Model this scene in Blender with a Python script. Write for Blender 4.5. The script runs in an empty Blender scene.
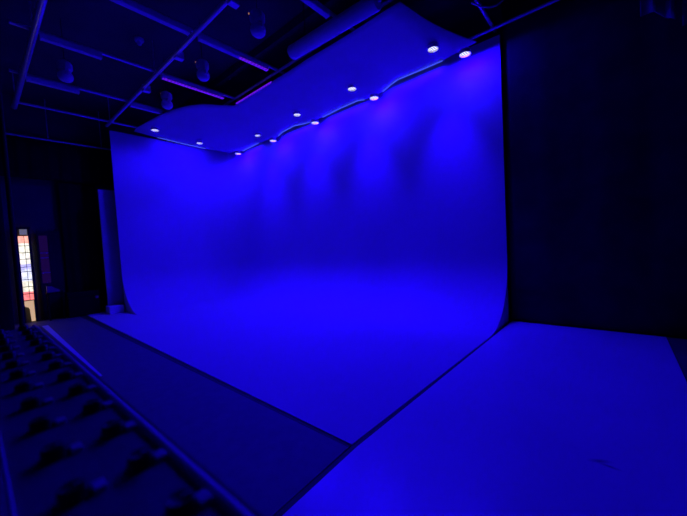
import bpy, bmesh, math, random
from mathutils import Vector, Matrix
PI = math.pi
random.seed(4)
S = bpy.context.scene
COL = S.collection

# ------------------------------------------------------------------ materials
def principled(name, col, rough=.6, spec=.4, metal=0.0):
    m = bpy.data.materials.new(name); m.use_nodes = True
    b = m.node_tree.nodes['Principled BSDF']
    b.inputs['Base Color'].default_value = (*col, 1)
    b.inputs['Roughness'].default_value = rough
    b.inputs['Specular IOR Level'].default_value = spec
    b.inputs['Metallic'].default_value = metal
    return m

def noisy(name, col, var=.15, scale=6, rough=.6, spec=.4, bump=0.0, bscale=None, metal=0.0):
    """base colour with soft procedural mottling and an optional bump"""
    m = principled(name, col, rough, spec, metal)
    nt = m.node_tree; b = nt.nodes['Principled BSDF']
    tc = nt.nodes.new('ShaderNodeTexCoord')
    n = nt.nodes.new('ShaderNodeTexNoise'); n.inputs['Scale'].default_value = scale; n.inputs['Detail'].default_value = 5
    r = nt.nodes.new('ShaderNodeValToRGB')
    r.color_ramp.elements[0].position = .3; r.color_ramp.elements[1].position = .7
    r.color_ramp.elements[0].color = (*[c*(1-var) for c in col], 1)
    r.color_ramp.elements[1].color = (*[min(1, c*(1+var)) for c in col], 1)
    nt.links.new(tc.outputs['Object'], n.inputs['Vector'])
    nt.links.new(n.outputs['Fac'], r.inputs['Fac'])
    nt.links.new(r.outputs['Color'], b.inputs['Base Color'])
    if bump:
        n2 = nt.nodes.new('ShaderNodeTexNoise'); n2.inputs['Scale'].default_value = bscale or scale*8
        n2.inputs['Detail'].default_value = 4
        nt.links.new(tc.outputs['Object'], n2.inputs['Vector'])
        bp = nt.nodes.new('ShaderNodeBump'); bp.inputs['Strength'].default_value = bump; bp.inputs['Distance'].default_value = .01
        nt.links.new(n2.outputs['Fac'], bp.inputs['Height'])
        nt.links.new(bp.outputs['Normal'], b.inputs['Normal'])
    return m

def emissive(name, col, strength, base=(.3, .3, .3)):
    m = principled(name, base, .4)
    b = m.node_tree.nodes['Principled BSDF']
    b.inputs['Emission Color'].default_value = (*col, 1)
    b.inputs['Emission Strength'].default_value = strength
    return m

M = {}
M['cyc'] = noisy('white_cyclorama_paint', (.62, .62, .62), .02, .8, .55, .25)
M['stage'] = noisy('white_stage_floor', (.70, .70, .70), .05, 1.1, .30, .45)
M['silk'] = noisy('white_overhead_cloth', (.62, .62, .62), .03, 2, .9, .1)
M['carpet'] = noisy('charcoal_carpet', (.15, .15, .15), .12, 9, .6, .4, .3, 220)
M['rubber'] = noisy('black_rubber', (.03, .03, .03), .2, 12, .6, .3)
M['blackcloth'] = noisy('black_duvetyne', (.055, .055, .055), .2, 3, .95, .05, .3, 60)
M['drapecloth'] = noisy('black_side_drape', (.02, .02, .02), .2, 3, .95, .05, .3, 60)
M['floor'] = noisy('dark_concrete', (.09, .09, .09), .2, 2, .7, .3, .2, 30)
M['darkwall'] = noisy('dark_painted_wall', (.10, .10, .10), .12, 1.5, .8, .2, .2, 40)
M['ceil'] = noisy('black_painted_ceiling', (.10, .10, .10), .15, 1.3, .9, .1, .2, 25)
M['steel'] = noisy('pale_grey_pipe', (.9, .9, .9), .06, 14, .35, .5, metal=.5)
M['housing'] = noisy('white_aluminium_housing', (.9, .9, .9), .06, 10, .45, .5)
M['white'] = noisy('white_enamel', (.9, .9, .9), .04, 8, .4, .4)
M['roll'] = noisy('white_vinyl_roll', (.9, .9, .9), .05, 4, .6, .3)
M['endpanel'] = noisy('grey_board', (.6, .6, .6), .08, 3, .8, .2)
M['panel'] = noisy('pale_flat_paint', (.75, .75, .75), .08, 2, .75, .2)
M['console'] = noisy('grey_powder_coat', (.22, .22, .22), .12, 40, .5, .4, .2, 400)
M['rail'] = noisy('satin_metal_trim', (.8, .8, .8), .08, 20, .25, .5)
M['knob'] = noisy('black_knob_plastic', (.012, .012, .012), .15, 60, .35, .5)
M['key'] = noisy('pale_key_plastic', (.85, .85, .85), .05, 60, .35, .4)
M['case'] = noisy('black_case_laminate', (.010, .010, .010), .15, 8, .8, .15)
M['brass'] = principled('worn_brass', (.6, .45, .22), .35, .5, 1)
M['beige'] = noisy('beige_cardboard', (.55, .45, .30), .08, 12, .8, .2)
M['frame'] = noisy('dark_door_frame', (.03, .03, .03), .1, 10, .5, .4)
M['strip'] = emissive('pale_blue_led_tape', (.07, .12, 1), 1.0)
M['pinkled'] = emissive('magenta_led_diodes', (.115, .006, .62), 1.0)
_nt = M['pinkled'].node_tree; _tc = _nt.nodes.new('ShaderNodeTexCoord'); _v = _nt.nodes.new('ShaderNodeTexVoronoi')
_v.inputs['Scale'].default_value = 14; _v.inputs['Randomness'].default_value = .1
_mr = _nt.nodes.new('ShaderNodeMapRange'); _mr.inputs[1].default_value = .25; _mr.inputs[2].default_value = .6; _mr.inputs[3].default_value = 1.4; _mr.inputs[4].default_value = .35
_nt.links.new(_tc.outputs['Object'], _v.inputs['Vector']); _nt.links.new(_v.outputs['Distance'], _mr.inputs[0])
_nt.links.new(_mr.outputs[0], _nt.nodes['Principled BSDF'].inputs['Emission Strength'])
M['amber'] = emissive('amber_indicator', (1, .4, .15), .3)
M['beigeglow'] = emissive('beige_daylight_glow', (.75, .48, .27), .8)  # beige door panel, daylight on it put in as emission
M['greyglow'] = emissive('dim_transom_glass', (.20, .20, .24), .55)
M['purpleglass'] = emissive('dim_violet_glass', (.018, .003, .08), .45, (.02, .02, .02))

def lens_material():
    """bright LED dots on a hexagonal-ish raster over a blue glowing reflector"""
    m = principled('led_lens_dots', (0, 0, 0), .6, 0)
    nt = m.node_tree; b = nt.nodes['Principled BSDF']
    tc = nt.nodes.new('ShaderNodeTexCoord')
    mp = nt.nodes.new('ShaderNodeMapping'); mp.inputs['Scale'].default_value = (24, 24, 0)
    v = nt.nodes.new('ShaderNodeTexVoronoi'); v.inputs['Scale'].default_value = 1; v.inputs['Randomness'].default_value = .12
    nt.links.new(tc.outputs['Object'], mp.inputs['Vector']); nt.links.new(mp.outputs['Vector'], v.inputs['Vector'])
    r = nt.nodes.new('ShaderNodeValToRGB')
    r.color_ramp.elements[0].position = .36; r.color_ramp.elements[0].color = (1.12, 1.12, 1.4, 1)
    r.color_ramp.elements[1].position = .52; r.color_ramp.elements[1].color = (.14, .16, .9, 1)
    nt.links.new(v.outputs['Distance'], r.inputs['Fac'])
    nt.links.new(r.outputs['Color'], b.inputs['Emission Color'])
    b.inputs['Emission Strength'].default_value = 1.0
    return m
M['lens'] = lens_material()

def window_material():
    """daylight behind patterned panes: warm white with rose panes at top and bottom, violet at mid height"""
    m = principled('daylit_patterned_glass', (.3, .3, .3), .2)
    nt = m.node_tree; b = nt.nodes['Principled BSDF']
    tc = nt.nodes.new('ShaderNodeTexCoord'); sp = nt.nodes.new('ShaderNodeSeparateXYZ')
    nt.links.new(tc.outputs['Generated'], sp.inputs['Vector'])
    r = nt.nodes.new('ShaderNodeValToRGB'); e = r.color_ramp.elements
    r.color_ramp.interpolation = 'CONSTANT'
    stops = [(0, (1.0, .22, .18)), (.13, (.85, .80, .62)), (.30, (.75, .78, 1.0)), (.48, (.50, .48, 1.0)),
             (.56, (.95, .90, .80)), (.72, (1.0, .95, .78)), (.88, (1.0, .42, .30))]
    e[0].position = 0; e[0].color = (*stops[0][1], 1)
    e[1].position = stops[1][0]; e[1].color = (*stops[1][1], 1)
    for p, c in stops[2:]:
        x = e.new(p); x.color = (*c, 1)
    nt.links.new(sp.outputs['Z'], r.inputs['Fac'])
    n = nt.nodes.new('ShaderNodeTexNoise'); n.inputs['Scale'].default_value = 9; n.inputs['Detail'].default_value = 3
    nt.links.new(tc.outputs['Object'], n.inputs['Vector'])
    mr = nt.nodes.new('ShaderNodeMapRange'); mr.inputs[1].default_value = .3; mr.inputs[2].default_value = .7
    mr.inputs[3].default_value = .8; mr.inputs[4].default_value = 1.7
    nt.links.new(n.outputs['Fac'], mr.inputs[0])
    nt.links.new(r.outputs['Color'], b.inputs['Emission Color'])
    nt.links.new(mr.outputs[0], b.inputs['Emission Strength'])
    return m
M['daylight'] = window_material()

def slab(bm, pts, z0, z1):
    """flat prism on a plan outline given counter-clockwise"""
    a = [bm.verts.new((x, y, z0)) for x, y in pts]; b = [bm.verts.new((x, y, z1)) for x, y in pts]
    bm.faces.new(a[::-1]); bm.faces.new(b)
    for i in range(len(a)):
        j = (i+1) % len(a); bm.faces.new((a[i], a[j], b[j], b[i]))

def add_scuffs(mat, spots):
    """dark worn marks of their own shape on the white floor"""
    nt = mat.node_tree; b = nt.nodes['Principled BSDF']
    src = b.inputs['Base Color'].links[0].from_socket
    tc = nt.nodes.new('ShaderNodeTexCoord')
    for (x, y, lx, ly, rot) in spots:
        mp = nt.nodes.new('ShaderNodeMapping'); mp.vector_type = 'TEXTURE'
        mp.inputs['Location'].default_value = (x, y, 0); mp.inputs['Rotation'].default_value = (0, 0, rot)
        mp.inputs['Scale'].default_value = (lx, ly, 1)
        nt.links.new(tc.outputs['Object'], mp.inputs['Vector'])
        g = nt.nodes.new('ShaderNodeTexGradient'); g.gradient_type = 'SPHERICAL'
        nt.links.new(mp.outputs['Vector'], g.inputs['Vector'])
        mx = nt.nodes.new('ShaderNodeMix'); mx.data_type = 'RGBA'
        nt.links.new(g.outputs['Fac'], mx.inputs['Factor'])
        nt.links.new(src, mx.inputs['A']); mx.inputs['B'].default_value = (.22, .22, .22, 1)
        src = mx.outputs['Result']
    nt.links.new(src, b.inputs['Base Color'])

# ------------------------------------------------------------------ mesh helpers
def box(bm, x0, x1, y0, y1, z0, z1):
    v = [bm.verts.new(p) for p in [(x0,y0,z0),(x1,y0,z0),(x1,y1,z0),(x0,y1,z0),(x0,y0,z1),(x1,y0,z1),(x1,y1,z1),(x0,y1,z1)]]
    for f in [(3,2,1,0),(4,5,6,7),(0,1,5,4),(1,2,6,5),(2,3,7,6),(3,0,4,7)]:
        bm.faces.new([v[i] for i in f])

def tube(bm, pts, r, n=10, radii=None):
    pts = [Vector(p) for p in pts]; rings = []
    for i, p in enumerate(pts):
        d = (pts[min(i+1, len(pts)-1)] - pts[max(i-1, 0)]).normalized()
        a = Vector((0,0,1)) if abs(d.z) < .9 else Vector((1,0,0))
        u = d.cross(a).normalized(); w = d.cross(u).normalized()
        rr = radii[i] if radii else r
        rings.append([bm.verts.new(p + (u*math.cos(2*PI*k/n) + w*math.sin(2*PI*k/n))*rr) for k in range(n)])
    for a, b in zip(rings, rings[1:]):
        for k in range(n):
            bm.faces.new((a[k], a[(k+1) % n], b[(k+1) % n], b[k]))
    bm.faces.new(rings[0][::-1]); bm.faces.new(rings[-1])

def lathe(bm, prof, n=24, cx=0, cy=0):
    """closed profile of (radius, z) turned round the z axis; ends at radius 0 become points"""
    rings = []
    for r, z in prof:
        if r < 1e-6: rings.append([bm.verts.new((cx, cy, z))])
        else: rings.append([bm.verts.new((cx + r*math.cos(2*PI*k/n), cy + r*math.sin(2*PI*k/n), z)) for k in range(n)])
    for a, b in zip(rings, rings[1:]):
        for k in range(n):
            A = [a[k % len(a)]] if len(a) == 1 else [a[k], a[(k+1) % n]]
            B = [b[0]] if len(b) == 1 else [b[(k+1) % n], b[k]]
            if len(A) + len(B) >= 3: bm.faces.new(A + B)

def finish(name, bm, mat, parent=None, smooth=False, bevel=0, loc=None, rot=None, solid=0):
    bmesh.ops.recalc_face_normals(bm, faces=bm.faces)
    me = bpy.data.meshes.new(name); bm.to_mesh(me); bm.free()
    o = bpy.data.objects.new(name, me); COL.objects.link(o)
    me.materials.append(mat)
    if smooth:
        me.polygons.foreach_set('use_smooth', [True]*len(me.polygons))
        me.set_sharp_from_angle(angle=math.radians(40))
    if solid:
        s = o.modifiers.new('thickness', 'SOLIDIFY'); s.thickness = solid; s.offset = 0
    if bevel:
        b = o.modifiers.new('bevel', 'BEVEL'); b.width = bevel; b.segments = 2; b.limit_method = 'ANGLE'
    if parent: o.parent = parent
    if loc: o.location = loc
    if rot: o.rotation_euler = rot
    return o

def thing(name, label, cat, loc=(0,0,0), rz=0, group=None):
    o = bpy.data.objects.new(name, None); COL.objects.link(o)
    o.location = loc; o.rotation_euler = (0, 0, rz); o.empty_display_size = .1
    return tag(o, label, cat, group)

def tag(o, label, cat, group=None):
    o['label'] = label; o['category'] = cat
    if group: o['group'] = group
    return o

def structure(o, label=None):
    o['kind'] = 'structure'
    if label: o['label'] = label
    return o

def boxpart(name, dims, mat, parent=None, bevel=0, **k):
    bm = bmesh.new(); box(bm, *dims); return finish(name, bm, mat, parent, bevel=bevel, **k)

def dup(root, loc, rz, label, group=None):
    r = root.copy(); COL.objects.link(r); r.location = loc; r.rotation_euler = (0, 0, rz); r['label'] = label
    if group: r['group'] = group
    for ch in list(root.children):
        c = ch.copy(); COL.objects.link(c); c.parent = r
        for g in list(ch.children):
            d = g.copy(); COL.objects.link(d); d.parent = c
    return r

def curtain(name, path, z0, z1, amp, wave, mat, parent=None, thick=.012, top_fn=None, bot_fn=None):
    """hanging cloth along a straight plan line with soft vertical folds"""
    (xa, ya), (xb, yb) = path
    L = math.hypot(xb-xa, yb-ya); n = max(8, int(L/wave*8)); dx, dy = (xb-xa)/L, (yb-ya)/L
    bm = bmesh.new(); rows = []
    nz = 8
    for j in range(nz+1):
        row = []
        for i in range(n+1):
            s = L*i/n; t = i/n
            za = z0 + (bot_fn(t) if bot_fn else 0); zb = z1 + (top_fn(t) if top_fn else 0)
            w = amp*(math.sin(2*PI*s/wave + .7*math.sin(s*1.7)) + .35*math.sin(2*PI*s/wave*2.3 + 1))*(1 - .35*j/nz)
            row.append(bm.verts.new((xa + dx*s - dy*w, ya + dy*s + dx*w, za + (zb-za)*j/nz)))
        rows.append(row)
    for a, b in zip(rows, rows[1:]):
        for i in range(n):
            bm.faces.new((a[i], a[i+1], b[i+1], b[i]))
    return finish(name, bm, mat, parent, smooth=True, solid=thick)

# ------------------------------------------------------------------ room shell
XL, YB, XR = -11.4, 6.72, -1.615          # left cyc wall, back cyc wall, right end of cyc
structure(boxpart('floor', (-13, 4, -4, 8, -.2, 0), M['floor']))
structure(boxpart('ceiling', (-13, 4, -4, 8, 6.3, 6.5), M['ceil']))
structure(boxpart('wall_back', (-13, 4, 7.2, 7.4, 0, 6.3), M['darkwall']))
structure(boxpart('wall_left', (-12.9, -12.6, -4, 7.2, 0, 6.3), M['darkwall']))
structure(boxpart('wall_right', (3.6, 3.8, -4, 7.2, 0, 6.3), M['darkwall']))
structure(boxpart('wall_front', (-12.6, 3.6, -4, -3.8, 0, 6.3), M['darkwall']))
for i, y in enumerate((-1.0, 4.6)):
    structure(boxpart('trim_%d' % (i+1), (-12.6, 3.6, y-.05, y+.05, 6.12, 6.3), M['ceil']))

# ------------------------------------------------------------------ cyclorama: floor + cove + two walls, one skin
def cyc_path():
    rc = 1.3; p = []
    for i in range(9): p.append((XL, 2.91 + (YB-rc-2.91)*i/8, 1, 0))
    for i in range(1, 12):
        a = PI - (PI/2)*i/12
        p.append((XL+rc + rc*math.cos(a), YB-rc + rc*math.sin(a), -math.cos(a), -math.sin(a)))
    for i in range(17): p.append((XL+rc + (XR-XL-rc)*i/16, YB, 0, -1))
    return p
cyc = thing('cyclorama', 'tall white L-shaped cyclorama with coved base and floor, washed in deep blue light', 'backdrop', (-6.5, 4.4, 0))
def wall_top(i, n): return 5.46
bm = bmesh.new(); R = 1.2; P = cyc_path(); cols = []
for (x, y, nx, ny) in P:
    c = []
    for z in (5.46, 4.4, 3.3, 2.2, 1.5): c.append((x, y, z))
    for k in range(0, 13):
        a = (PI/2)*k/12
        d = R - R*math.cos(a); z = R - R*math.sin(a)
        c.append((x + nx*d, y + ny*d, z + .02))
    cols.append([bm.verts.new(Vector(q) - Vector((-6.5, 4.4, 0))) for q in c])
for a, b in zip(cols, cols[1:]):
    for k in range(len(a)-1): bm.faces.new((a[k], b[k], b[k+1], a[k+1]))
ox, oy = -6.5, 4.4
fl = [bm.verts.new((x-ox, y-oy, .02)) for x, y in [(-1.705, 1.955), (-12.3, 2.10), (-12.3, 2.91)]]
bm.faces.new(fl + [c[-1] for c in cols])
bmesh.ops.recalc_face_normals(bm, faces=bm.faces)
if [f for f in bm.faces if len(f.verts) > 6][0].normal.z > 0: bmesh.ops.reverse_faces(bm, faces=bm.faces)
me = bpy.data.meshes.new('cove_and_floor'); bm.to_mesh(me); bm.free()
me.materials.append(M['cyc']); me.polygons.foreach_set('use_smooth', [True]*len(me.polygons))
o = bpy.data.objects.new('cove_and_floor', me); COL.objects.link(o); o.parent = cyc
q = o.modifiers.new('thickness', 'SOLIDIFY'); q.thickness = .018; q.offset = 1
q = o.modifiers.new('crisp_rim', 'EDGE_SPLIT'); q.split_angle = math.radians(40)
# solid ends that close the hollow under the cove
def cove_end(base, along):
    bm = bmesh.new(); ring = []
    for k in range(13):
        a = (PI/2)*k/12; ring.append((R - R*math.cos(a), R - R*math.sin(a) + .012))
    ring.append((0, .012))
    fa = []; fb = []
    for d, z in ring:
        for off, lst in ((.004, fa), (.03, fb)):
            q = (base[0]-off - ox, base[1]-d - oy, z) if along == 'x' else (base[0]+d - ox, base[1]+off - oy, z)
            lst.append(bm.verts.new(q))
    bm.faces.new(fa); bm.faces.new(fb[::-1])
    for i in range(len(fa)):
        j = (i+1) % len(fa); bm.faces.new((fa[i], fa[j], fb[j], fb[i]))
    o = finish('cove_end_panel', bm, M['endpanel'], cyc); o['label'] = 'darker panel closing the end of the cove'
cove_end((XR, YB), 'x'); cove_end((XL, 2.91), 'y')

# ------------------------------------------------------------------ stage floor, carpet, edge strips
bm = bmesh.new(); slab(bm, [(-1.56,-2.6),(.55,-2.6),(.55,6.74),(-1.565,6.74),(-1.655,1.95),(-1.615,1.1)], .001, .02)
o = tag(finish('stage_floor', bm, M['stage'], bevel=.004), 'smooth white studio floor panel in front of the black curtain at right, faintly scuffed', 'floor panel')
add_scuffs(M['stage'], [(-.115, 2.86, .09, .03, .5), (-.06, 2.83, .08, .02, -.1)])
bm = bmesh.new(); slab(bm, [(-12.3,-.6),(-1.65,-.6),(-1.672,1.1),(-1.712,1.92),(-12.3,1.92)], .001, .012)
tag(finish('carpet_runner', bm, M['carpet']), 'dark carpet strip between the control desk and the cyclorama floor', 'carpet')
bm = bmesh.new()
va_ = [bm.verts.new(p) for p in [(-12.25,1.925,.001),(-1.712,1.925,.001),(-1.712,1.95,.001),(-12.25,2.09,.001)]]
vb_ = [bm.verts.new((v.co.x, v.co.y, .010)) for v in va_]
bm.faces.new(va_[::-1]); bm.faces.new(vb_)
for i in range(4): bm.faces.new((va_[i], va_[(i+1) % 4], vb_[(i+1) % 4], vb_[i]))
tag(finish('edge_strip', bm, M['rubber']), 'thin black edge strip between the carpet and the cyclorama floor', 'edge strip', 'black floor edge strips')
bm = bmesh.new(); slab(bm, [(-1.61,-2.6),(-1.565,-2.6),(-1.62,1.1),(-1.66,1.95),(-1.57,6.72),(-1.61,6.72),(-1.70,1.95),(-1.665,1.1)], .001, .012)
tag(finish('edge_strip', bm, M['rubber']), 'long black strip between the cyclorama floor and the white floor panel at right', 'edge strip', 'black floor edge strips')

bm = bmesh.new(); slab(bm, [(-11.3,1.04),(-5.6,1.06),(-5.6,1.09),(-11.3,1.16)], .0125, .0145)
tag(finish('rail_streak_strip', bm, M['white']), 'added white strip on the carpet imitating the bright light streak along the desk rail', 'light streak strip')  # added strip, stands in for the light streak along the console rail
# ------------------------------------------------------------------ overhead cloth
REAR = [(-1.98,6.58,5.43),(-2.671,6.60,5.375),(-3.19,6.60,5.37),(-3.74,6.60,5.38),(-3.957,6.60,5.325),(-4.2,6.60,5.256),(-4.5,6.60,5.24),(-4.7,6.60,5.25),
        (-4.906,6.60,5.292),(-5.51,6.60,5.284),(-6.22,6.60,5.25),(-6.71,6.60,5.262),(-7.31,6.60,5.345),(-7.91,6.60,5.315),(-8.18,6.60,5.225),
        (-9.18,6.60,5.287),(-10.2,6.60,5.245),(-10.75,6.4,5.27),(-11.08,5.95,5.36),(-11.1,5.663,5.37),(-11.1,4.87,5.39),(-11.1,4.1,5.425),(-11.06,3.45,5.47)]
FRONT = [(-2.55,4.68),(-2.9,4.68),(-3.4,4.69),(-3.9,4.69),(-4.1,4.69),(-4.3,4.69),(-4.55,4.69),(-4.75,4.69),(-4.95,4.70),(-5.4,4.70),(-5.8,4.70),
         (-6.2,4.70),(-6.6,4.71),(-7.0,4.72),(-7.3,4.73),(-7.55,4.72),(-7.75,4.45),(-7.98,4.08),(-8.35,3.86),(-8.8,3.70),(-9.37,3.58),(-10.0,3.50),(-10.74,3.43)]
bm = bmesh.new(); rows = []
nv = 14
for (rx, ry, rz), (fx, fy) in zip(REAR, FRONT):
    row = []
    for j in range(nv+1):
        t = j/nv
        z = rz*(1-t)**3 + 5.47*(1-(1-t)**3) + .006*math.sin(fx*3.1 + t*4)
        bow = 0
        if rx > -2.5: bow = -.10*math.sin(PI*t)      # the right hem is pulled in between its corners
        row.append(bm.verts.new((rx + (fx-rx)*t + bow, ry + (fy-ry)*t, z)))
    rows.append(row)
for a, b in zip(rows, rows[1:]):
    for j in range(nv): bm.faces.new((a[j], a[j+1], b[j+1], b[j]))
tag(finish('overhead_cloth', bm, M['silk'], smooth=True, solid=.012), 'big white overhead cloth stretched above the cyclorama with lamps in it', 'cloth')

# ------------------------------------------------------------------ lighting grid of pipes
ZP = 5.58
gr = thing('lighting_grid', 'steel pipe grid hung under the dark ceiling', 'lighting grid', (-6, 2.8, ZP))
def gpipe(a, b, r, name='pipe', mat=None):
    bm = bmesh.new(); tube(bm, [Vector(a)-Vector((-6,2.8,ZP)), Vector(b)-Vector((-6,2.8,ZP))], r, 12)
    return finish(name, bm, mat or M['steel'], gr, smooth=True)
gpipe((-11.35, .94, ZP-.02), (1.5, .94, ZP-.02), .055)
gpipe((-11.35, 2.84, ZP-.02), (1.5, 2.84, ZP-.02), .042)
gpipe((-12.0, 4.74, ZP+.06), (1.5, 4.74, ZP+.06), .030)
gpipe((-11.35, 6.66, ZP), (1.5, 6.66, ZP), .030)
for x in (-1.73, -3.66, -5.70, -7.53, -9.45, -11.22):
    gpipe((x, {-7.53: .66, -9.45: .76, -11.22: .96}.get(x, -1.0), ZP+.075), (x, 6.9, ZP+.075), .032)
for x, y in [(-11.0,.94),(-7.53,.94),(-3.66,.94),(-11.0,2.84),(-7.53,2.84),(-3.66,2.84),(.5,2.84),(.5,.94),(-3.66,6.66),(.5,6.66)]:
    gpipe((x, y, ZP+.03), (x, y, 6.3), .010, 'hanger_rod')
for x, y in [(-6.45,2.84),(-8.25,2.84),(-4.45,2.84)]:
    boxpart('clamp', (x+6-.06, x+6+.06, y-2.8-.02, y-2.8+.14, -.10, .05), M['steel'], gr, bevel=.01)

# ------------------------------------------------------------------ LED battens on the pipes
def batten(x, y0, y1, label, lit=None, along='y', z=ZP-.03, w=.05, group='linear LED battens on the pipes'):
    """slim housing below a pipe; lit = (start, end) of the glowing diode row along it"""
    t = thing('led_batten', label, 'LED batten', (x, (y0+y1)/2, z) if along == 'y' else ((y0+y1)/2, x, z), 0 if along == 'y' else -PI/2, group)
    h = (y1-y0)/2
    boxpart('housing', (-w, w, -h, h, -.05, .05), M['housing'], t, bevel=.012)
    for s in (-1, 1): boxpart('end_cap', (-w*1.05, w*1.05, s*h-.012, s*h+.012, -.053, .053), M['housing'], t, bevel=.006)
    if lit:
        a, b = lit; mid = (y0+y1)/2
        boxpart('diode_row', (w-.052, w+.006, a-mid, b-mid, -.062, -.046), M['pinkled'], t)
    return t
batten(-7.46, 1.03, 1.87, 'unlit linear batten on the second nearest left pipe, above the two-lobed lamp at far left')
batten(-9.38, 1.01, 1.86, 'unlit linear batten below and behind the two-lobed lamp at far left')
batten(-9.36, 2.90, 3.62, 'unlit linear batten touching the left corner of the overhead cloth')
batten(-5.62, 1.50, 2.72, 'unlit linear batten at the top, left of the long diagonal pipe')
batten(-3.62, 3.50, 4.15, 'unlit linear batten end at the top edge behind the thick white roll')
batten(-5.64, 2.93, 4.38, 'linear batten glowing magenta only along its right half', lit=(3.72, 4.38))
batten(-7.44, 2.95, 4.36, 'linear batten glowing magenta along its whole length, nearest the overhead cloth corner', lit=(2.95, 4.36))
t = thing('led_batten', 'thin magenta LED line along the front hem of the overhead cloth', 'LED batten', (-6.63, 4.74, 5.46), 0, 'linear LED battens on the pipes')
boxpart('housing', (-.74, .74, -.055, -.03, -.02, .015), M['housing'], t, bevel=.005)
boxpart('diode_row', (-.74, .74, -.066, -.05, -.026, .008), M['pinkled'], t)

# ------------------------------------------------------------------ hanging two-lobed lamps
def bay_lamp(loc, label, src=None, led=True):
    if src: return dup(src, loc, 0, label)
    t = thing('hanging_lamp', label, 'lamp', loc, 0, 'two-lobed hanging lamps'); t.scale = (.78, .78, .78)
    bm = bmesh.new(); tube(bm, [(0, 0, .26), (0, 0, (6.3-loc[2])/.78)], .008, 8); finish('rod', bm, M['drapecloth'], t)
    bm = bmesh.new()
    lathe(bm, [(0,.28),(.05,.28),(.08,.25),(.13,.23),(.155,.19),(.155,.08),(.13,.04),(.09,.02),(0,.02)], 20)
    finish('ballast_body', bm, M['panel2'], t, smooth=True)
    bm = bmesh.new()
    lathe(bm, [(0,.02),(.08,.02),(.12,-.01),(.15,-.06),(.158,-.12),(.14,-.18),(.10,-.22),(0,-.235)], 20)
    finish('diffuser', bm, M['white'], t, smooth=True)
    for s in (-1, 1): boxpart('bracket', (s*.165-.012, s*.165+.012, -.03, .03, -.12, .16), M['panel2'], t, bevel=.004)
    if led:
        bm = bmesh.new(); lathe(bm, [(0,.25),(.012,.25),(.014,.235),(.012,.22),(0,.22)], 10, -.13, -.11)
        finish('indicator', bm, M['amber'], t, smooth=True)
    return t
M['panel2'] = noisy('mid_grey_casting', (.6, .6, .6), .08, 10, .6, .3)
l0 = bay_lamp((-6.22, 3.25, 5.30), 'two-lobed hanging lamp between the two magenta battens')
bay_lamp((-8.01, 3.24, 5.30), 'two-lobed hanging lamp lowest beside the left corner of the overhead cloth', l0)
bay_lamp((-4.34, 3.25, 5.30), 'two-lobed hanging lamp nearest the thick white roll', l0)
bay_lamp((-8.01, 1.41, 5.30), 'two-lobed hanging lamp without amber light at far left between two pipes', led=False)

def detector(loc, label, src=None):
    if src: return dup(src, loc, 0, label)
    t = thing('ceiling_sensor', label, 'ceiling sensor', loc, 0, 'small white ceiling sensors'); t.scale = (.6, .6, 1)
    bm = bmesh.new(); lathe(bm, [(0,0),(.15,0),(.15,-.03),(.13,-.055),(0,-.06)], 20); finish('base', bm, M['white'], t, smooth=True)
    bm = bmesh.new(); lathe(bm, [(0,-.055),(.075,-.055),(.07,-.11),(.05,-.13),(0,-.135)], 20); finish('sensor_dome', bm, M['white'], t, smooth=True)
    return t
d0 = detector((-7.66, 2.63, 6.298), 'small pale ceiling sensor in the dark bay at upper left')
detector((-7.64, 4.69, 6.298), 'small pale ceiling sensor between a magenta batten and the overhead cloth', d0)

# ------------------------------------------------------------------ thick roll above the cloth
t = thing('backdrop_roll', 'thick white backdrop roll hung along the front hem of the overhead cloth', 'backdrop roll', (-3.78, 4.36, 5.47))
bm = bmesh.new(); tube(bm, [(-.98,-.03,0),(-.96,-.03,0),(.96,.05,0),(.98,.05,0)], .13, 24, [.118,.13,.13,.118]); finish('roll', bm, M['roll'], t, smooth=True)
for s in (-1, 1):
    bm = bmesh.new(); tube(bm, [(s*1.0, .01+s*.04, 0), (s*1.05, .01+s*.04, 0)], .03, 10); finish('core_end', bm, M['steel'], t, smooth=True)
    bm = bmesh.new(); tube(bm, [(s*.6, .01+s*.025, .125), (s*.6, .01+s*.025, .83)], .010, 6); finish('strap', bm, M['blackcloth'], t)

# ------------------------------------------------------------------ LED lamps under the cloth
def par(loc, label, src=None, r=.10):
    if src: return dup(src, loc, 0, label)
    t = thing('led_par_lamp', label, 'lamp', loc, 0, 'round LED lamps along the overhead cloth')
    bm = bmesh.new(); lathe(bm, [(0,.06),(.05,.06),(r*.95,.05),(r*1.06,.03),(r*1.06,-.03),(r*.99,-.03),(r*.99,.012),(0,.012)], 28)
    finish('housing', bm, M['white'], t, smooth=True)
    bm = bmesh.new(); lathe(bm, [(0,.010),(r*.97,.010),(r*.97,.004),(r*.6,-.006),(0,-.010)], 28)
    finish('lens', bm, M['lens'], t, smooth=True)
    return t
UP = [((-2.62, 6.016), 'LED lamp shining under the right corner of the cloth, upper of the two rightmost'),
      ((-4.677, 6.084), 'LED lamp in the middle of the cloth, second from right of the upper row'),
      ((-6.648, 6.10), 'LED lamp in the upper row, third from right, right above a magenta line'),
      ((-8.71, 6.247), 'dimmest LED lamp in the upper row, nearest the cyclorama corner')]
LOW = [((-2.12, 6.30, 5.161), 'LED lamp against the back wall nearest the black curtain'),
       ((-4.217, 6.30, 5.053), 'LED lamp against the back wall between two bright wavy strips, right of the middle'),
       ((-6.169, 6.30, 5.045), 'LED lamp against the back wall just left of the longest straight bright strip'),
       ((-8.029, 6.30, 5.031), 'LED lamp against the back wall, second from the cyclorama corner'),
       ((-10.02, 6.30, 5.082), 'LED lamp lowest in the photo, right at the cyclorama corner')]
LEFT = [((-10.45, 5.16, 5.32), 'LED lamp over the left wall, right end of the left bright strip'),
        ((-10.12, 3.70, 5.32), 'LED lamp farthest left, at the left corner of the overhead cloth')]
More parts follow.
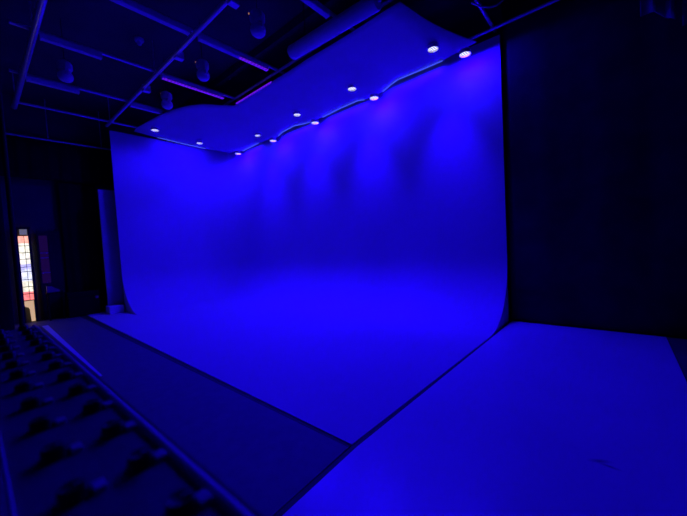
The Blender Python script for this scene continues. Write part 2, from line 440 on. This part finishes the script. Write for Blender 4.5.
p0 = par((-2.62, 6.016, 5.35), UP[0][1])
spots = [(-2.62, 6.016, 5.35)]
for (x, y), lab in UP[1:]: par((x, y, 5.35), lab, p0); spots.append((x, y, 5.35))
for loc, lab in LOW + LEFT: par(loc, lab, p0); spots.append(loc)

LEDC = (.0085, 0.0, 1.0)
def spot(loc, aim, power, size, blend, rad=.07):
    l = bpy.data.lights.new('lamp_beam', 'SPOT'); l.color = LEDC; l.energy = power
    l.spot_size = math.radians(size); l.spot_blend = blend; l.shadow_soft_size = rad
    o = bpy.data.objects.new('lamp_beam', l); COL.objects.link(o); o.location = loc
    d = Vector(aim) - Vector(loc); o.rotation_euler = d.to_track_quat('-Z', 'Y').to_euler()
P_BEAM_R, P_BEAM_L, P_SPILL, P_LOW_R, P_LOW_L, P_LEFT = 500, 395, 355, 115, 100, 118
for i, (x, y, z) in enumerate(spots[:4]):
    spot((x, y, z-.036), (x, 7.1, 0), P_BEAM_R if i < 2 else P_BEAM_L, 54, 1.0)      # main beam, down on the cove
    spot((x, y, z-.036), (x+.6, 2.6, 0), P_SPILL, 110, .6)                               # wide spill
for i, (x, y, z) in enumerate(spots[4:9]):
    spot((x, y, z-.036), (x, 9.2, 0), P_LOW_R if i < 2 else P_LOW_L, 180, .12)       # washes the top of the wall
for (x, y, z) in spots[9:]:
    spot((x, y, z-.036), (-11.0, y, 0), P_LEFT, 165, .7)

# ------------------------------------------------------------------ LED tape along the rear hem
P_TAPE = 6
def tape(pts, label):
    bm = bmesh.new()
    fine = []
    for a, b in zip(pts, pts[1:]):
        for k in range(4): fine.append(Vector(a).lerp(Vector(b), k/4))
    fine.append(Vector(pts[-1]))
    tube(bm, fine, .008, 8)
    a, b = Vector(pts[0]), Vector(pts[-1]); d = (b - a).normalized()
    l = bpy.data.lights.new('tape_glow', 'AREA'); l.shape = 'RECTANGLE'; l.color = LEDC; l.energy = P_TAPE*(b-a).length
    l.size = (b-a).length; l.size_y = .02
    g = bpy.data.objects.new('tape_glow', l); COL.objects.link(g)
    side = Vector((0, 1, 0)) if abs(d.x) > abs(d.y) else Vector((-1, 0, 0))
    zc = (side*.55 + Vector((0, 0, -.83))).normalized()                    # throws down and towards the wall
    Z = -zc; X = (d - d.dot(Z)*Z).normalized(); Y = Z.cross(X)
    mid = sum((Vector(q) for q in pts), Vector())/len(pts)
    g.matrix_world = Matrix.Translation((a+b)/2*.5 + mid*.5 + zc*.05) @ Matrix((X, Y, Z)).transposed().to_4x4()
    tag(finish('led_tape', bm, M['strip'], smooth=True), label, 'LED strip', 'glowing LED strips along the rear hem')
Yt = 6.585
tape([(-2.671,Yt,5.355),(-3.191,Yt,5.354),(-3.74,Yt,5.366),(-3.957,Yt,5.31),(-4.156,Yt,5.241)], 'bright wavy LED strip along the cloth hem, rightmost and longest')
tape([(-4.688,Yt,5.231),(-4.906,Yt,5.278),(-5.511,Yt,5.27),(-6.15,Yt,5.236)], 'bright LED strip in the middle of the hem, hooked at its right end')
tape([(-6.62,Yt,5.243),(-6.9,Yt,5.27),(-7.314,Yt,5.33),(-7.908,Yt,5.301),(-8.10,Yt,5.23)], 'faint bowed LED strip between two wall lamps, third from right')
tape([(-9.177,Yt,5.272),(-9.7,Yt,5.25),(-10.15,Yt,5.235)], 'short LED strip just right of the cyclorama corner lamp')
tape([(-11.06,4.1,5.41),(-11.06,4.87,5.373),(-11.06,5.663,5.355)], 'pale LED strip over the left wall, leftmost of all strips')

# ------------------------------------------------------------------ right: black curtain, swags, cable
bc = curtain('black_curtain', ((-1.58, 6.80), (3.5, 6.80)), .03, 6.1, .012, .9, M['blackcloth'])
tag(bc, 'tall black curtain wall at right of the cyclorama', 'curtain')
for (x0, x1, z0, lab, slope) in [(.31, .67, 4.78, 'dark hanging cloth swag at the top right, wider one left of the gap', -.17), (.735, 1.1, 4.45, 'dark hanging cloth swag cut by the right edge of the photo', -.1)]:
    o = curtain('cloth_swag', ((x0, 6.60), (x1, 6.60)), z0, 5.57, .025, .2, M['swag'] if 'swag' in M else M.setdefault('swag', noisy('dark_grey_cloth', (.2, .2, .2), .1, 4, .95, .05)), bot_fn=lambda t, s=slope: s*t + .05*math.sin(PI*t*1.5))
    tag(o, lab, 'hanging cloth', 'dark cloth swags at top right')
bm = bmesh.new()
tube(bm, [(-1.80,5.75,5.62),(-1.69,5.85,5.56),(-1.58,5.96,5.545),(-1.48,6.03,5.56),(-1.36,6.06,5.62),(-1.2,6.06,5.75)], .013, 8)
tag(finish('cable', bm, M['steel'], smooth=True), 'thin cable drooping over the pipes at the top right of the cloth', 'cable')

# ------------------------------------------------------------------ far left
dr = curtain('side_drape', ((-6.28, -2.6), (-6.30, .31)), .03, 6.1, .03, .35, M['drapecloth'])
tag(dr, 'black side drape filling the left edge of the photo', 'curtain')
bm = bmesh.new(); tube(bm, [(-6.28, .385, .02), (-6.28, .385, 6.3)], .028, 12)
tag(finish('steel_post', bm, M['post'] if 'post' in M else M.setdefault('post', noisy('dark_post_paint', (.03, .03, .03), .1, 10, .8, .1)), smooth=True), 'slim dark post at the edge of the black side drape', 'post')
va = thing('valance', 'black valance hung from a pipe high on the far left wall', 'curtain', (-12.35, 2, 5.15))
bm = bmesh.new(); tube(bm, [(0, -2.4, 0), (0, 1.15, 0)], .028, 10); finish('pipe', bm, M['steel'], va, smooth=True)
v = curtain('valance_cloth', ((0, -2.4), (0, 1.6)), -1.15, -.03, .02, .3, M['drapecloth'], va)
for y in (-1.5, -.35, .9):
    bm = bmesh.new(); tube(bm, [(0, y, 0), (0, y, 1.15)], .012, 8); finish('hanger_rod', bm, M['steel'], va)
t = thing('leaning_panel', 'tall pale flat standing beside the left end of the cyclorama', 'panel', (-11.78, 2.80, .02))
boxpart('board', (-.03, .03, -.22, .22, 0, 3.72), M['panel'], t, bevel=.005)
for s in (-.17, .17): boxpart('batten', (-.08, -.03, s-.03, s+.03, .02, 3.68), M['panel'], t)
# black masking cloth between flat and door
mk = curtain('masking_curtain', ((-12.42, 1.78), (-12.42, 2.66)), .03, 3.95, .02, .3, M['drapecloth'])
tag(mk, 'black masking curtain beside the tall pale flat at far left', 'curtain')
t = thing('road_case', 'low black road case in front of the masking curtain at far left', 'case', (-12.1, 2.13, .025))
boxpart('body', (-.18, .18, -.44, .29, .0, .56), M['case'], t, bevel=.01)
boxpart('lid', (-.19, .19, -.45, .30, .56, .70), M['case'], t, bevel=.01)
boxpart('latch', (.18, .20, .19, .27, .46, .53), M['brass'], t, bevel=.004)
bm = bmesh.new(); box(bm, -11.70, -11.27, 2.50, 2.86, .021, .24)
tag(finish('apple_box', bm, M['white'], bevel=.008), 'low white box on the floor at the left end of the cyclorama', 'box')
# lit glazed door
dw = thing('door_1', 'narrow daylit glazed door with small bright panes at far left', 'door', (-12.5, .95, 0))
dw['kind'] = 'structure'
gl = boxpart('glass', (-.01, .01, -.10, .10, .62, 2.42), M['daylight'], dw)
for z in (.62, .80, 1.0, 1.2, 1.42, 1.55, 1.77, 1.95, 2.14, 2.42):
    boxpart('muntin', (.0, .025, -.10, .10, z-.008, z+.008), M['frame'], gl)
boxpart('muntin', (.0, .022, .012, .022, .62, 2.42), M['frame'], gl)
boxpart('transom_glass', (-.01, .01, -.06, .09, 2.45, 2.60), M['greyglow'], dw)
# lower beige panel with its rounded cut-out, glowing in place of daylight on it
bm = bmesh.new(); pr = [(-.10,.60),(.09,.60),(.09,.02),(.01,.02),(-.005,.36),(-.03,.42),(-.08,.44),(-.10,.47)]
fa = [bm.verts.new((.01, y, z)) for y, z in pr]; fb = [bm.verts.new((-.01, y, z)) for y, z in pr]
bm.faces.new(fa); bm.faces.new(fb[::-1])
for i in range(len(fa)): bm.faces.new((fa[i], fb[i], fb[(i+1) % len(fa)], fa[(i+1) % len(fa)]))
finish('kick_panel', bm, M['beigeglow'], dw)
for y in (-.13, .13): boxpart('door_frame', (-.04, .03, y-.028, y+.028, 0, 2.66), M['frame'], dw)
boxpart('door_frame', (-.04, .03, -.158, .158, 2.61, 2.66), M['frame'], dw)
# dark glazed leaf beside it
t = thing('door_2', 'dark glazed door leaf with faint violet panes right of the daylit door', 'door', (-12.5, 1.48, 0))
t['kind'] = 'structure'
boxpart('door_leaf', (-.03, .0, -.26, .26, 0, 2.55), M['frame'], t)
g2 = boxpart('glass', (.0, .012, -.22, -.04, 1.05, 2.42), M['purpleglass'], t)
for z in (1.35, 1.78, 1.92): boxpart('muntin', (.010, .024, -.22, -.04, z-.01, z+.01), M['panel'], g2)
# beige carton in front of it on a black stand
t = thing('stand', 'low black stand under the small beige carton at far left', 'stand', (-12.15, 1.45, .016))
boxpart('top', (-.14, .14, -.18, .18, .74, .78), M['case'], t, bevel=.005)
for sx in (-.11, .11):
    for sy in (-.15, .15): boxpart('leg', (sx-.018, sx+.018, sy-.018, sy+.018, 0, .74), M['case'], t)
bm = bmesh.new()
pr = [(-.13,0),(.14,0),(.14,.05),(-.02,.16),(-.13,.18)]
fa = [bm.verts.new((-.06, y, z)) for y, z in pr]; fb = [bm.verts.new((.06, y, z)) for y, z in pr]
bm.faces.new(fa[::-1]); bm.faces.new(fb)
for i in range(len(fa)): bm.faces.new((fa[i], fa[(i+1) % len(fa)], fb[(i+1) % len(fa)], fb[i]))
tag(finish('carton', bm, M['beige'], loc=(-12.15, 1.42, .797)), 'small wedge-shaped beige carton on a low black stand', 'carton')

# ------------------------------------------------------------------ lighting console in the foreground
k = 1.5; ZC = 1.70 - .16*k
desk = thing('lighting_console', 'long black lighting console with two rows of knobs and pale keys in the foreground', 'lighting console', (0, 0, ZC), .0075)
xa, xb = -1.095*k, -.10*k
boxpart('body', (xa, xb, .0072*k, .096*k, -.06, -.001), M['console'], desk, bevel=.003)
bm = bmesh.new(); tube(bm, [(xa, .0955*k, .000), (xb, .0955*k, .000)], .0060, 14); finish('edge_rail', bm, M['rail'], desk, smooth=True)
bm = bmesh.new(); tube(bm, [(xa, .0075*k, .0), (xb, .0075*k, .0)], .0022, 10); finish('edge_trim', bm, M['rail'], desk, smooth=True)
boxpart('side_flange', (xa, xb, (.0995)*k, .1055*k, -.03, -.004), M['knob'], desk, bevel=.001)
for i in range(13):
    x = (-.207 - .0715*i)*k
    if x < xa + .02: break
    for y, yk in ((.0345, .0475), (.0745, .0865)):
        bm = bmesh.new()
        lathe(bm, [(0,0),(.0145,0),(.0145,.002),(.0128,.004),(.0122,.0125),(.0105,.0145),(.008,.0135),(0,.0130)], 20)
        kn = finish('knob', bm, M['knob'], desk, smooth=True, loc=(x, y*k, -.001))
        boxpart('pointer', (-.0008, .0008, .002, .0095, .0130, .0150), M['key'], kn)
        boxpart('key', (-.0085, .0085, -.0058, .0058, 0, .006), M['key'], desk, bevel=.0015, loc=(x + .004, yk*k + .001, -.001))
t = thing('console_stand', 'black stand under the lighting console', 'stand', (-.9, .075, .016))
boxpart('top', (-.70, .70, -.055, .060, ZC-.06-.016-.05, ZC-.06-.016-.001), M['case'], t, bevel=.004)
for sx in (-.6, .6):
    boxpart('leg', (sx-.025, sx+.025, -.025, .025, .02, ZC-.06-.016-.05), M['case'], t)
    boxpart('foot', (sx-.03, sx+.03, -.20, .20, 0, .02), M['case'], t, bevel=.004)

# ------------------------------------------------------------------ camera
yaw, pitch, roll = .71065, -.04426, -.05595
cy, sy, cp, sp = math.cos(yaw), math.sin(yaw), math.cos(pitch), math.sin(pitch)
f = Vector((-sy*cp, cy*cp, sp)); r = Vector((cy, sy, 0)); u = r.cross(f)
r2 = r*math.cos(roll) + u*math.sin(roll); u2 = -r*math.sin(roll) + u*math.cos(roll)
cam = bpy.data.cameras.new('camera'); co = bpy.data.objects.new('camera', cam); COL.objects.link(co)
mt = Matrix((r2, u2, -f)).transposed().to_4x4(); mt.translation = Vector((0, 0, 1.7)); co.matrix_world = mt
cam.sensor_fit = 'HORIZONTAL'; cam.sensor_width = 36; cam.lens = 36*318.24/687
cam.clip_start = .01; cam.clip_end = 100
cam.dof.use_dof = True; cam.dof.focus_distance = 7.0; cam.dof.aperture_fstop = 2.6
S.camera = co

# ------------------------------------------------------------------ world, view
w = bpy.data.worlds.new('World'); S.world = w; w.use_nodes = True
w.node_tree.nodes['Background'].inputs['Color'].default_value = (0, 0, 0, 1)
S.view_settings.view_transform = 'Standard'; S.view_settings.look = 'None'
S.view_settings.exposure = 0; S.view_settings.gamma = 1; S.view_settings.use_curve_mapping = False
S.cycles.use_denoising = True
S.cycles.max_bounces = 8; S.cycles.diffuse_bounces = 6
